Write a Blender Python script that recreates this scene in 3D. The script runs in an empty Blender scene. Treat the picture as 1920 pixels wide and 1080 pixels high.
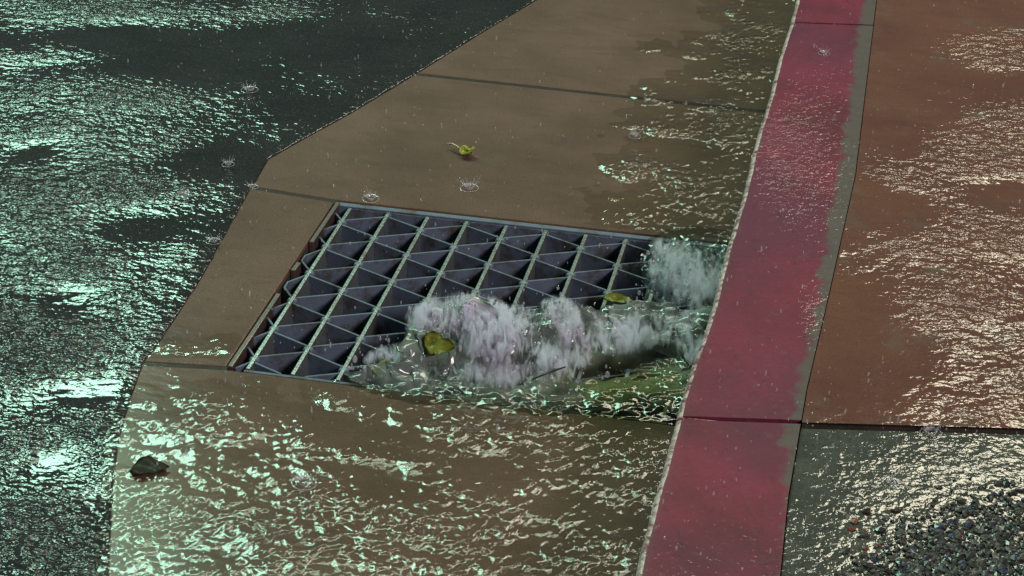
import bpy, bmesh, math, random
import numpy as np
from mathutils import Vector, Matrix
random.seed(7); RNG = np.random.default_rng(11)
S = bpy.context.scene
COL = S.collection
R = math.radians

# ------------------------------------------------------------------ camera
H_CAM = 1.45; F = 3400.0
fz = -0.5068; fy = math.sqrt(1 - fz * fz)
FWD = Vector((0, fy, fz))
rz = 0.0298; ry = -rz * fz / fy
RGT = Vector((math.sqrt(1 - ry * ry - rz * rz), ry, rz)); UPV = RGT.cross(FWD)
def G(px, py, z=0.0):
    """point of the horizontal plane z seen at photograph position px, py"""
    d = RGT * ((px - 960) / F) - UPV * ((py - 540) / F) + FWD
    t = (z - H_CAM) / d.z
    return Vector((d.x * t, d.y * t, z))
def PX(x, y, z):
    """photograph position of world points (arrays allowed)"""
    zz = z - H_CAM
    a = x * RGT.x + y * RGT.y + zz * RGT.z
    b = x * UPV.x + y * UPV.y + zz * UPV.z
    c = x * FWD.x + y * FWD.y + zz * FWD.z
    return 960 + F * a / c, 540 - F * b / c
cam = bpy.data.cameras.new('camera'); co = bpy.data.objects.new('camera', cam); COL.objects.link(co)
cam.sensor_width = 36; cam.lens = F / 1920 * 36; cam.clip_end = 500; cam.clip_start = 0.05
m = Matrix((RGT, UPV, -FWD)).transposed().to_4x4(); m.translation = (0, 0, H_CAM); co.matrix_world = m
S.camera = co

# ------------------------------------------------------------------ helpers
def sm(a, b, x):
    t = np.clip((np.asarray(x, float) - a) / (b - a), 0, 1); return t * t * (3 - 2 * t)
class Waves:
    """smooth random field made of many sine waves"""
    def __init__(s, n, l0, l1, seed, ang=None, spread=math.pi, power=1.0):
        r = np.random.default_rng(seed)
        lam = np.exp(r.uniform(math.log(l0), math.log(l1), n))
        th = r.uniform(-spread, spread, n) + (ang or 0)
        s.k = 2 * math.pi / lam; s.cx = np.cos(th); s.cy = np.sin(th); s.p = r.uniform(0, 6.28, n)
        s.a = lam ** power; s.a /= math.sqrt((s.a ** 2).sum() / 2)
    def __call__(s, x, y):
        o = np.zeros_like(x)
        for k, cx, cy, p, a in zip(s.k, s.cx, s.cy, s.p, s.a): o += a * np.sin(k * (cx * x + cy * y) + p)
        return o
def tag(o, label=None, cat=None, group=None, kind=None):
    for k, v in (('label', label), ('category', cat), ('group', group), ('kind', kind)):
        if v: o[k] = v
    return o
def link(name, me, mat=None, parent=None):
    o = bpy.data.objects.new(name, me); COL.objects.link(o)
    if mat: me.materials.append(mat)
    if parent: o.parent = parent
    return o
def mesh(name, verts, faces, mat=None, parent=None, smooth=True, attrs=None):
    me = bpy.data.meshes.new(name); me.from_pydata([tuple(v) for v in verts], [], faces)
    for k, arr in (attrs or {}).items():
        a = me.attributes.new(k, 'FLOAT', 'POINT'); a.data.foreach_set('value', np.asarray(arr, np.float32).ravel())
    me.polygons.foreach_set('use_smooth', [smooth] * len(me.polygons)); me.update()
    return link(name, me, mat, parent)
def empty(name, loc):
    o = bpy.data.objects.new(name, None); COL.objects.link(o); o.location = loc; o.empty_display_size = .05; return o
def grid_faces(nr, nc, keep=None):
    f = []
    for i in range(nr - 1):
        for j in range(nc - 1):
            q = (i * nc + j, i * nc + j + 1, (i + 1) * nc + j + 1, (i + 1) * nc + j)
            if keep is None or keep[i, j]: f.append(q)
    return f
def resample(pts, step):
    out = [pts[0]]
    for a, b in zip(pts, pts[1:]):
        n = max(1, int(round((b - a).length / step)))
        out += [a.lerp(b, k / n) for k in range(1, n + 1)]
    return out
def box_between(bm, a, b, half, z0, z1):
    """upright plate from a to b (XY), half thickness, from z0 up to z1"""
    d = (b - a); d.z = 0; n = Vector((-d.y, d.x, 0)).normalized() * half
    vs = [bm.verts.new((p.x, p.y, z)) for z in (z0, z1) for p in (a - n, b - n, b + n, a + n)]
    for q in ((3, 2, 1, 0), (4, 5, 6, 7), (0, 1, 5, 4), (1, 2, 6, 5), (2, 3, 7, 6), (3, 0, 4, 7)):
        bm.faces.new([vs[k] for k in q])
def bm_obj(name, bm, mat, parent=None, smooth=False, bevel=0):
    bmesh.ops.recalc_face_normals(bm, faces=bm.faces)
    me = bpy.data.meshes.new(name); bm.to_mesh(me); bm.free()
    for p in me.polygons: p.use_smooth = smooth
    o = link(name, me, mat, parent)
    if bevel:
        b = o.modifiers.new('bevel', 'BEVEL'); b.width = bevel; b.segments = 2; b.limit_method = 'ANGLE'; b.angle_limit = R(40)
    return o

# ------------------------------------------------------------------ materials
class NT:
    def __init__(s, name):
        s.m = bpy.data.materials.new(name); s.m.use_nodes = True; s.t = s.m.node_tree; s.t.nodes.clear()
        s.out = s.n('ShaderNodeOutputMaterial'); s.tc = s.n('ShaderNodeTexCoord')
    def n(s, t, **k):
        o = s.t.nodes.new(t)
        for a, v in k.items():
            if hasattr(o, a): setattr(o, a, v)
            else: o.inputs[a].default_value = v
        return o
    def l(s, a, b): s.t.links.new(a, b)
    def math(s, op, a, b=None, c=None):
        o = s.n('ShaderNodeMath', operation=op)
        for i, v in enumerate((a, b, c)):
            if v is None: continue
            if isinstance(v, (int, float)): o.inputs[i].default_value = v
            else: s.l(v, o.inputs[i])
        return o.outputs[0]
    def coords(s, ang=0.0, sx=1.0, sy=1.0, sz=1.0):
        mp = s.n('ShaderNodeMapping'); s.l(s.tc.outputs['Object'], mp.inputs['Vector'])
        mp.inputs['Rotation'].default_value = (0, 0, ang)
        mp2 = s.n('ShaderNodeMapping'); s.l(mp.outputs[0], mp2.inputs['Vector']); mp2.inputs['Scale'].default_value = (sx, sy, sz)
        return mp2.outputs[0]
    def noise(s, vec, scale, detail=2.0, rough=.5, dist=0.0):
        o = s.n('ShaderNodeTexNoise'); s.l(vec, o.inputs['Vector'])
        o.inputs['Scale'].default_value = scale; o.inputs['Detail'].default_value = detail
        o.inputs['Roughness'].default_value = rough; o.inputs['Distortion'].default_value = dist
        return o.outputs['Fac']
    def voro(s, vec, scale, feature='F1', out='Distance'):
        o = s.n('ShaderNodeTexVoronoi', feature=feature); s.l(vec, o.inputs['Vector']); o.inputs['Scale'].default_value = scale
        return o.outputs[out]
    def ramp(s, fac, stops, interp='LINEAR'):
        o = s.n('ShaderNodeValToRGB'); o.color_ramp.interpolation = interp
        e = o.color_ramp.elements
        while len(e) < len(stops): e.new(.5)
        for k, (p, c) in enumerate(stops):
            e[k].position = p; e[k].color = (*c, 1) if isinstance(c, tuple) else (c, c, c, 1)
        s.l(fac, o.inputs[0]); return o.outputs[0]
    def mix(s, fac, a, b, blend='MIX'):
        o = s.n('ShaderNodeMix', data_type='RGBA', blend_type=blend)
        for i, v in ((0, fac), (6, a), (7, b)):
            if isinstance(v, (int, float)): o.inputs[i].default_value = v
            elif isinstance(v, tuple): o.inputs[i].default_value = (*v, 1)
            else: s.l(v, o.inputs[i])
        return o.outputs[2]
    def attr(s, name):
        return s.n('ShaderNodeAttribute', attribute_name=name).outputs['Fac']
    def bump(s, h, dist, strength=1.0, normal=None):
        o = s.n('ShaderNodeBump'); s.l(h, o.inputs['Height']); o.inputs['Distance'].default_value = dist
        o.inputs['Strength'].default_value = strength
        if normal: s.l(normal, o.inputs['Normal'])
        return o.outputs[0]
    def schlick(s, normal=None, f0=.024):
        lw = s.n('ShaderNodeLayerWeight'); lw.inputs['Blend'].default_value = .5
        if normal: s.l(normal, lw.inputs['Normal'])
        return s.math('ADD', s.math('MULTIPLY', s.math('POWER', lw.outputs['Facing'], 5.0), 1 - f0), f0)
    def principled(s, color=None, rough=.5, normal=None, coat=0, coat_rough=.05, coat_normal=None, metal=0, spec=.5):
        p = s.n('ShaderNodeBsdfPrincipled')
        for k, v in (('Base Color', color), ('Roughness', rough), ('Metallic', metal), ('Coat Weight', coat)):
            if isinstance(v, (int, float)): p.inputs[k].default_value = v
            elif isinstance(v, tuple): p.inputs[k].default_value = (*v, 1)
            elif v is not None: s.l(v, p.inputs[k])
        p.inputs['Specular IOR Level'].default_value = spec
        p.inputs['Coat Roughness'].default_value = coat_rough; p.inputs['Coat IOR'].default_value = 1.38
        if normal: s.l(normal, p.inputs['Normal'])
        if coat_normal: s.l(coat_normal, p.inputs['Coat Normal'])
        return p.outputs[0]
    def done(s, shader): s.l(shader, s.out.inputs['Surface']); return s.m

def ripple_height(t, ang=0.0, stretch=1.0, scale=55.0, fine=.45, detail=2.0):
    """rain ruffled water: two noises, coarse and fine"""
    v = t.coords(ang, 1.0 / stretch, 1.0, 1.0)
    a = t.noise(v, scale, detail, .5, .3); b = t.noise(v, scale * 2.3, detail, .5, .2)
    return t.math('ADD', a, t.math('MULTIPLY', b, fine))

def wet_ground(name, c1, c2, c3=None, nscale=9, grain=350, ripple_attr=None, ripple=.0012, ang=0, stretch=1.0, scale=55, base_bump=.0006, coat_rough=.07, speck=None, coat=1.0, spec=.12):
    t = NT(name); v = t.coords()
    a = t.noise(v, nscale, 5, .6); col = t.mix(t.ramp(a, [(.35, 0.0), (.65, 1.0)]), c1, c2)
    g = t.noise(v, grain, 3, .6); col = t.mix(t.ramp(g, [(.3, .55), (.7, 0.0)]), col, tuple(.45 * k for k in c1))
    if c3: col = t.mix(t.ramp(t.noise(v, nscale * 2.7, 6, .7), [(.55, 0.0), (.72, .75)]), col, c3)
    if speck: col = t.mix(t.ramp(t.voro(v, 210), [(.12, .8), (.3, 0.0)]), col, speck)
    st = t.ramp(t.noise(t.coords(.2, 1, 3.5), 7, 6, .72, .8), [(.50, 0.0), (.70, .5)]); col = t.mix(st, col, tuple(.62 * k for k in c1))
    pit = t.ramp(t.voro(v, 130), [(.05, .7), (.16, 0.0)]); col = t.mix(t.math('MULTIPLY', pit, t.ramp(t.noise(v, 21, 3), [(.5, 0.0), (.6, 1.0)])), col, tuple(.4 * k for k in c1))
    nb = t.bump(t.math('ADD', g, t.math('MULTIPLY', pit, -.8)), base_bump)
    h = ripple_height(t, ang, stretch, scale)
    if ripple_attr:
        h = t.math('MULTIPLY', h, t.attr(ripple_attr))
    cn = t.bump(h, ripple)
    return t.done(t.principled(col, .6, nb, coat, coat_rough, cn, spec=spec))

M = {}
M['asphalt'] = wet_ground('wet asphalt', (.020, .021, .021), (.032, .032, .031), None, 6, 260, 'ripple', .0080, R(8), 1.35, 50, .0014, .06, (.075, .08, .078), spec=.02)
M['gutter'] = wet_ground('wet brown concrete', (.108, .060, .041), (.168, .098, .070), (.098, .064, .050), 4, 420, None, .0005, R(20), 2.0, 30, .0014, .18, coat=.22)
M['tile'] = wet_ground('wet red brown paving', (.125, .039, .024), (.180, .066, .038), (.115, .088, .064), 4, 330, 'ripple', .0046, 0, 1.2, 46, .0007, .10)
M['aggregate'] = wet_ground('wet grey aggregate paving', (.050, .052, .042), (.092, .092, .074), (.035, .037, .032), 14, 240, 'ripple', .0030, 0, 1.0, 60, .0022, .05)
M['pit'] = wet_ground('drain pit concrete', (.05, .05, .048), (.085, .08, .07), None, 7, 200, None, .0005, 0, 1, 30)
M['soil'] = wet_ground('bedding mortar', (.05, .042, .034), (.08, .065, .05), None, 12, 200, None, .0005, 0, 1, 30)

M['shade_strip'] = wet_ground('dark joint silt', (.026, .019, .014), (.05, .037, .028), None, 30, 300, None, .0005, 0, 1, 30)  # dark colour in place of shade inside the slab joints
def kerb_mat():
    t = NT('painted kerb'); v = t.coords(); ac = t.attr('across')
    n = t.noise(v, 26, 5, .65); f = t.noise(v, 160, 4, .6)
    red = t.mix(t.ramp(t.noise(v, 4, 4, .6), [(.38, 0.0), (.62, 1.0)]), (.105, .011, .024), (.205, .018, .048))
    red = t.mix(t.ramp(t.noise(v, 2.2, 3, .5), [(.46, 0.0), (.60, .75)]), red, (.11, .020, .050))
    red = t.mix(t.ramp(f, [(.3, .35), (.6, 0.0)]), red, (.09, .014, .026))
    red = t.mix(t.ramp(t.noise(v, 60, 6, .75), [(.57, 0.0), (.72, .5)]), red, (.15, .085, .09))
    red = t.mix(t.ramp(t.noise(t.coords(0, 1, .35), 45, 6, .75), [(.58, 0.0), (.70, .6)]), red, (.05, .012, .018))
    red = t.mix(t.ramp(t.noise(v, 31, 7, .8), [(.66, 0.0), (.69, .8)]), red, (.12, .10, .09))
    grey = t.mix(n, (.062, .046, .042), (.118, .088, .080))
    edge = t.math('ADD', ac, t.math('MULTIPLY', t.math('SUBTRACT', n, .5), .05))
    mask = t.ramp(t.math('SUBTRACT', edge, t.attr('paint_edge')), [(.0, 0.0), (.010, 1.0)])
    col = t.mix(mask, red, grey)
    pale = t.ramp(t.math('ADD', t.noise(v, 95, 4, .7), t.math('MULTIPLY', n, .3)), [(.52, 0.0), (.72, 1.0)])
    nose = t.math('MULTIPLY', t.math('COMPARE', ac, .001, .0075), pale)
    col = t.mix(nose, col, (.62, .48, .45))
    face = t.math('LESS_THAN', ac, -.004)
    col = t.mix(face, col, t.mix(n, (.17, .085, .06), (.26, .14, .11)))
    h = t.math('MULTIPLY', ripple_height(t, 0, 1, 70), t.attr('ripple'))
    return t.done(t.principled(col, .5, t.bump(t.math('ADD', f, t.math('MULTIPLY', n, .4)), .0007), .6, .08, t.bump(h, .0042), spec=.15))
M['kerb'] = kerb_mat()

def metal(name, c1, c2, rust, rust_amt, rough=.4, metallic=.5, coat=.6):
    t = NT(name); v = t.coords(); n = t.noise(v, 40, 5, .65); f = t.noise(v, 220, 3, .6)
    col = t.mix(n, c1, c2); k = t.ramp(t.noise(v, 23, 6, .7), [(.5 - rust_amt, 0.0), (.66 - rust_amt, 1.0)])
    col = t.mix(k, col, rust)
    return t.done(t.principled(col, t.ramp(f, [(.2, rough - .12), (.8, rough + .15)]), t.bump(f, .0006), coat, .12, None, metallic, .4))
M['bar'] = metal('wet galvanised bar', (.11, .125, .12), (.24, .265, .25), (.12, .07, .045), -.06, .32, .55)
M['strip'] = metal('blue grey galvanised strip', (.060, .082, .122), (.115, .142, .190), (.045, .038, .032), .02, .6, .1, .12)
M['rail'] = metal('rusty edge rail', (.05, .036, .03), (.085, .055, .045), (.16, .04, .035), -.08, .45, .2)

def water_mat(name, ang, stretch, scale, ripple, tint, deep, foam_col=(.64, .62, .72), foam_scale=60, rough=.09, milk=0.0, milk_col=(.15, .18, .175), milk_deep=(.11, .125, .045)):
    """thin clear film: transparent body, fresnel mirror on top, foam where the attribute says"""
    t = NT(name)
    h = t.math('MULTIPLY', ripple_height(t, ang, stretch, scale, .18, .4), t.attr('ripple'))
    nb = t.bump(h, ripple)
    fr = t.schlick(nb)
    tr = t.n('ShaderNodeBsdfTransparent'); t.l(t.mix(t.attr('deep'), tint, deep), tr.inputs['Color'])
    gl = t.n('ShaderNodeBsdfGlossy'); gl.inputs['Roughness'].default_value = rough; gl.inputs['Color'].default_value = (1, 1, 1, 1); t.l(nb, gl.inputs['Normal'])
    body = tr.outputs[0]
    if milk:                                                        # air and silt carried by the water
        df = t.n('ShaderNodeBsdfDiffuse'); t.l(t.mix(t.attr('deep'), milk_col, milk_deep), df.inputs['Color'])
        mb = t.n('ShaderNodeMixShader'); t.l(t.math('MULTIPLY', t.math('ADD', t.math('MULTIPLY', t.noise(t.coords(ang, 1 / stretch), 30, 4, .6), .7), t.math('MULTIPLY', t.attr('deep'), .3)), t.math('MULTIPLY', t.attr('body'), milk)), mb.inputs[0])
        t.l(tr.outputs[0], mb.inputs[1]); t.l(df.outputs[0], mb.inputs[2]); body = mb.outputs[0]
    mx = t.n('ShaderNodeMixShader'); t.l(fr, mx.inputs[0]); t.l(body, mx.inputs[1]); t.l(gl.outputs[0], mx.inputs[2])
    v = t.coords(ang, 1 / stretch, 1, 1)
    if milk:
        cx = t.n('ShaderNodeCombineXYZ'); t.l(t.attr('across'), cx.inputs[0]); t.l(t.math('MULTIPLY', t.attr('along'), .17), cx.inputs[1]); v = cx.outputs[0]
    fn = t.noise(v, foam_scale, 6, .62, .5)
    fm = t.math('ADD', fn, t.math('MULTIPLY', t.math('SUBTRACT', t.attr('foam'), .5), 1.05))
    fm = t.ramp(fm, [(.44, 0.0), (.58, .40), (.84, .95)])
    fb = t.bump(t.math('ADD', fn, t.math('MULTIPLY', t.noise(v, foam_scale * 3, 3, .6), .4)), .0028)
    fp = t.principled(foam_col, .35, fb, .5, .08, fb)
    ft = t.n('ShaderNodeBsdfTranslucent'); ft.inputs['Color'].default_value = (*foam_col, 1)
    fx = t.n('ShaderNodeMixShader'); fx.inputs[0].default_value = .35; t.l(fp, fx.inputs[1]); t.l(ft.outputs[0], fx.inputs[2]); foam = fx.outputs[0]
    mf = t.n('ShaderNodeMixShader'); t.l(fm, mf.inputs[0]); t.l(mx.outputs[0], mf.inputs[1]); t.l(foam, mf.inputs[2])
    return t.done(mf.outputs[0])
M['flow'] = water_mat('shallow running water', R(-58), 1.35, 82, .0038, (.97, .96, .92), (.55, .60, .38))
M['churn'] = water_mat('churning water', R(-62), 1.6, 45, .0020, (.80, .84, .74), (.36, .42, .20), foam_scale=70, milk=1.5)
M['fall'] = water_mat('falling water', R(-72), 3.2, 60, .0035, (.82, .87, .82), (.40, .47, .36), (.56, .62, .66), 55, milk=1.5, milk_col=(.27, .31, .33))
def drop_mat():
    t = NT('splash water'); fr = t.schlick()
    tr = t.n('ShaderNodeBsdfTransparent'); gl = t.n('ShaderNodeBsdfGlossy'); gl.inputs['Roughness'].default_value = .08
    mx = t.n('ShaderNodeMixShader'); t.l(fr, mx.inputs[0]); t.l(tr.outputs[0], mx.inputs[1]); t.l(gl.outputs[0], mx.inputs[2])
    p = t.principled((.62, .61, .66), .3, None, .8, .08)
    m2 = t.n('ShaderNodeMixShader'); m2.inputs[0].default_value = .26; t.l(mx.outputs[0], m2.inputs[1]); t.l(p, m2.inputs[2])
    return t.done(m2.outputs[0])
M['drop'] = drop_mat()
def froth_mat():
    t = NT('white froth'); p = t.principled((.76, .75, .81), .25, None, .8, .06)
    ft = t.n('ShaderNodeBsdfTranslucent'); ft.inputs['Color'].default_value = (.76, .75, .81, 1)
    fx = t.n('ShaderNodeMixShader'); fx.inputs[0].default_value = .35; t.l(p, fx.inputs[1]); t.l(ft.outputs[0], fx.inputs[2])
    tr = t.n('ShaderNodeBsdfTransparent'); m2 = t.n('ShaderNodeMixShader'); m2.inputs[0].default_value = .62
    t.l(tr.outputs[0], m2.inputs[1]); t.l(fx.outputs[0], m2.inputs[2]); return t.done(m2.outputs[0])
M['froth'] = froth_mat()
def leaf_mat(name, c1, c2, gloss=.5):
    t = NT(name); v = t.coords(); col = t.mix(t.noise(v, 90, 4, .6), c1, c2)
    return t.done(t.principled(col, .75, t.bump(t.noise(v, 260, 3), .0006), gloss, .2, spec=.3))
M['leaf_yellow'] = leaf_mat('wet yellow leaf', (.36, .36, .03), (.52, .48, .08))
M['leaf_green'] = leaf_mat('wet green leaf', (.19, .23, .02), (.32, .36, .05))
M['leaf_dark'] = leaf_mat('rotten dark leaf', (.022, .018, .008), (.045, .035, .014), .08)
M['twig'] = leaf_mat('wet dark twig', (.012, .011, .01), (.03, .025, .02))
M['stalk'] = leaf_mat('pale stalk', (.42, .40, .16), (.55, .50, .24))
def pebble_mat():
    t = NT('wet dark pebbles'); g = t.n('ShaderNodeNewGeometry'); rnd = g.outputs['Random Per Island']
    col = t.ramp(rnd, [(0, (.012, .012, .011)), (.25, (.034, .030, .022)), (.45, (.018, .020, .016)), (.62, (.020, .022, .06)), (.70, (.050, .046, .036)), (.82, (.028, .020, .015)), (.95, (.085, .08, .07)), (.985, (.16, .045, .02))], 'CONSTANT')
    v = t.coords(); f = t.noise(v, 300, 3)
    return t.done(t.principled(col, .5, t.bump(f, .0008), .6, .15))
M['pebble'] = pebble_mat()

# ------------------------------------------------------------------ the grate's own axes on the ground
E_O, E_U, E_V = None, None, None
Hm = np.array([[-0.06885563, 0.01940428, 0], [-0.00796783, -0.04459363, 0], [0.0027951, 0.02263312, 0]])
def fit_grate():
    """ground positions of measured bar crossings -> origin and two axes"""
    obs = []
    def add(u, v0, pts):
        for k, p in enumerate(pts): obs.append((u, v0 + k, *p))
    add(1, -.5, [(640, 415), (613, 455), (583, 503), (552, 558), (513, 617)])
    add(2, 0, [(698, 442), (669, 487), (643, 537), (610, 590), (575, 645)])
    add(3, -.5, [(787, 428), (762, 473), (733, 527), (707, 578), (677, 630)])
    add(4, 0, [(850, 457), (825, 507), (803, 562)]); add(5, -.5, [(943, 445), (918, 493), (892, 543)])
    add(6, 0, [(1005, 477), (983, 525)]); add(7, -.5, [(1091, 463), (1070, 510)]); add(8, 0, [(1154, 491)])
    A = np.array([[1, u, v] for u, v, _, _ in obs]); B = np.array([list(G(x, y, 0))[:2] for _, _, x, y in obs])
    s = np.linalg.lstsq(A, B, rcond=None)[0]
    return [Vector((*r, 0)) for r in s]
E_O, E_U, E_V = fit_grate()
def UV(u, v, z=0.0):
    p = E_O + E_U * u + E_V * v; return Vector((p.x, p.y, z))
U0, U1, V0, V1 = .60, 10.65, -1.18, 4.95
print('grate axes', E_U.length, E_V.length, math.degrees(E_U.angle(E_V)))

# ------------------------------------------------------------------ setting: gutter slabs
KH = .135
def ext(pts, a=0.0, b=0.0):
    """lengthen a ground polyline at its ends"""
    p = list(pts)
    if a: p.insert(0, p[0] + (p[0] - p[1]).normalized() * a)
    if b: p.append(p[-1] + (p[-1] - p[-2]).normalized() * b)
    return p
EDGE_PX = [(1000, 0), (890, 66), (775, 138), (650, 213), (560, 262), (497, 298), (470, 345), (430, 415), (372, 520), (300, 630), (262, 680), (236, 750), (216, 820), (205, 890), (199, 990), (194, 1085)]
EDGE = ext([G(x, y) for x, y in EDGE_PX], .4, .3)
KO_PX = [(1492, 0), (1425, 235), (1370, 440), (1325, 600), (1292, 700), (1267, 783), (1232, 905), (1207, 1010), (1190, 1085)]
KI_PX = [(1643, 0), (1603, 330), (1552, 560), (1512, 730), (1502, 790), (1478, 930), (1462, 1085)]
KO = ext([G(x, y, KH) for x, y in KO_PX], 14, 6)
_kd = (KO[0] - KO[1]).normalized(); EDGE.insert(0, EDGE[0] + _kd * 13); _kd = (KO[-1] - KO[-2]).normalized(); EDGE.append(EDGE[-1] + _kd * 5)
def at_y(poly, y):
    """point of a ground polyline where its Y is y"""
    for a, b in zip(poly, poly[1:]):
        if min(a.y, b.y) <= y <= max(a.y, b.y):
            return a.lerp(b, 0 if a.y == b.y else (y - a.y) / (b.y - a.y))
    return poly[0] if y > poly[0].y else poly[-1]
def kerb_foot(p, q):
    """where the line p->q meets the kerb's face"""
    best = None
    for a, b in zip(KO, KO[1:]):
        d1 = (q - p); d2 = (b - a); den = d1.x * d2.y - d1.y * d2.x
        if abs(den) < 1e-9: continue
        s = ((a.x - p.x) * d2.y - (a.y - p.y) * d2.x) / den; t_ = ((a.x - p.x) * d1.y - (a.y - p.y) * d1.x) / den
        if s > 0 and -1e-6 <= t_ <= 1 + 1e-6: best = p + d1 * s
    best = best.copy(); best.z = 0; return best
def slab(loop, name, mat, shrink=.0035):
    lp = []
    for p in loop:
        if not lp or (p - lp[-1]).length > .012: lp.append(p)
    loop = lp
    area = sum(p.x * q.y - q.x * p.y for p, q in zip(loop, loop[1:] + loop[:1]))
    if area < 0: loop = loop[::-1]
    pts = []
    for k, p in enumerate(loop):                                    # every side moved inwards
        d0 = (p - loop[k - 1]).normalized(); d1 = (loop[(k + 1) % len(loop)] - p).normalized()
        n0, n1 = Vector((-d0.y, d0.x, 0)), Vector((-d1.y, d1.x, 0)); b = (n0 + n1).normalized()
        pts.append(p + b * (shrink / max(.35, b.dot(n0))))
    bm = bmesh.new(); vs = [bm.verts.new((p.x, p.y, 0)) for p in pts]
    f = bm.faces.new(vs); bm.normal_update()
    r = bmesh.ops.extrude_face_region(bm, geom=list(bm.faces))
    # the copy stays on top, the source goes down
    top = [g for g in r['geom'] if isinstance(g, bmesh.types.BMVert)]
    for v in bm.verts:
        if v not in top: v.co.z = -.06
    o = bm_obj(name, bm, mat, None, False, .0022)
    return tag(o, kind='structure')
def edge_span(p, q):
    """road edge vertices strictly between two points of it, by Y (descending)"""
    return [e.copy() for e in EDGE if q.y + 1e-4 < e.y < p.y - 1e-4]
def kerb_span(p, q):
    return [Vector((e.x, e.y, 0)) for e in KO if p.y + 1e-4 < e.y < q.y - 1e-4][::-1]
j1a, j1b = G(775, 138), G(1200, 184); j1k = kerb_foot(j1a, j1b)
hTL, hTR, hBL, hBR = UV(U0, V0), UV(U1, V0), UV(U0, V1), UV(U1, V1)
j2a = at_y(EDGE, G(492, 352).y); j2k = kerb_foot(hTL, hTR)
j3a = at_y(EDGE, G(262, 681).y); j3k = kerb_foot(hBL, hBR)
topL, topR = EDGE[0], Vector((KO[0].x, KO[0].y, 0)); botL, botR = EDGE[-1], Vector((KO[-1].x, KO[-1].y, 0))
slab([topL] + edge_span(topL, j1a) + [j1a, j1k] + kerb_span(j1k, topR) + [topR], 'gutter', M['gutter'], .0055)
slab([j1a] + edge_span(j1a, j2a) + [j2a, hTL, hTR, j2k] + kerb_span(j2k, j1k) + [j1k], 'gutter', M['gutter'], .0055)
slab([j2a] + edge_span(j2a, j3a) + [j3a, hBL, hTL], 'gutter', M['gutter'], .004)
slab([j3a] + edge_span(j3a, botL) + [botL, botR] + kerb_span(botR, j3k) + [j3k, hBR, hBL], 'gutter', M['gutter'], .0045)

def shade_strip(a, b):  # dark strip laid in a joint; its colour stands in for the gap's shade
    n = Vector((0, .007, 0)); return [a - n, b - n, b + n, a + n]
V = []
for a, b in ((j1a, j1k), (j2a, hTL), (hTR, j2k), (j3a, hBL), (hBR, j3k)): V += shade_strip(a, b)
tag(mesh('joint_shade', [(p.x, p.y, -.0013) for p in V], [tuple(range(4 * k, 4 * k + 4)) for k in range(5)], M['shade_strip'], None, False), kind='structure')
# ground bed under everything, open above the pit
xs = [p.x for p in (hTL, hTR, hBL, hBR)]; ys = [p.y for p in (hTL, hTR, hBL, hBR)]
bx0, bx1, by0, by1 = min(xs) - .01, max(xs) + .01, min(ys) - .01, max(ys) + .01
B = 120.0; gz = -.055
X = [-B, bx0, bx1, B]; Y = [-B, by0, by1, B]
tag(mesh('ground', [(x, y, gz) for y in Y for x in X], [(r * 4 + c, r * 4 + c + 1, r * 4 + c + 5, r * 4 + c + 4) for r in range(3) for c in range(3) if (r, c) != (1, 1)], M['soil'], None, False), kind='structure')
# pit under the grate
bm = bmesh.new(); dz = -.75
c = [UV(U0 - .05, V0 - .03), UV(U1 + .05, V0 - .03), UV(U1 + .05, V1 + .03), UV(U0 - .05, V1 + .03)]
t_ = [bm.verts.new((p.x, p.y, -.008)) for p in c]; b_ = [bm.verts.new((p.x, p.y, dz)) for p in c]
for k in range(4): bm.faces.new((t_[k], t_[(k + 1) % 4], b_[(k + 1) % 4], b_[k]))
bm.faces.new(b_)
tag(bm_obj('drain_pit', bm, M['pit']), kind='structure')

# ------------------------------------------------------------------ setting: road
def blobs(px, py, lst, base):
    o = np.full_like(px, base)
    for x, y, rx, ry, s in lst: o += s * np.exp(-(((px - x) / rx) ** 2 + ((py - y) / ry) ** 2))
    return o
w_low = Waves(24, .10, .5, 3)
def strip_sheet(name, left_pts, direction, widths, z, mat, blob_list, base, kind='structure', lo=.04, hi=1.6, jit=0.0, lip=0.0, wob=.35, und=0.0):
    """sheet that starts on a line of points and runs off sideways in graded columns"""
    P = np.array([list(p)[:2] for p in left_pts]); d = np.array(direction)
    if jit:
        jr = RNG.normal(0, jit, len(P)); P = P + np.outer(jr, d)
    W = np.array(widths); n, k = len(P), len(W)
    XY = P[:, None, :] + W[None, :, None] * d[None, None, :]
    x, y = XY[..., 0], XY[..., 1]; px, py = PX(x, y, z)
    near = (y > .4)
    px = np.where(near, px, 960); py = np.where(near, py, 2000)
    rip = np.clip(blobs(px, py, blob_list, base) * (1 + wob * w_low(x, y)), lo, hi)
    zz = z + und * w_low(y * .6, x * .6) * sm(0, .2, W)[None, :]
    if lip:
        zz = zz + lip * sm(0, .012, W)[None, :]; zz[:, 0] = z - .02
    V = np.stack([x, y, zz], -1).reshape(-1, 3)
    f = grid_faces(n, k)
    o = mesh(name, V, f, mat, None, True, {'ripple': rip.ravel()})
    if o.data.polygons[0].normal.z < 0: o.data.flip_normals()
    return tag(o, kind=kind)
wd = [0, .002, .006, .012] + list(np.arange(.03, 1.5, .025)) + [1.6, 1.75, 2, 2.4, 3, 4, 6, 10, 20, 45]
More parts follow.
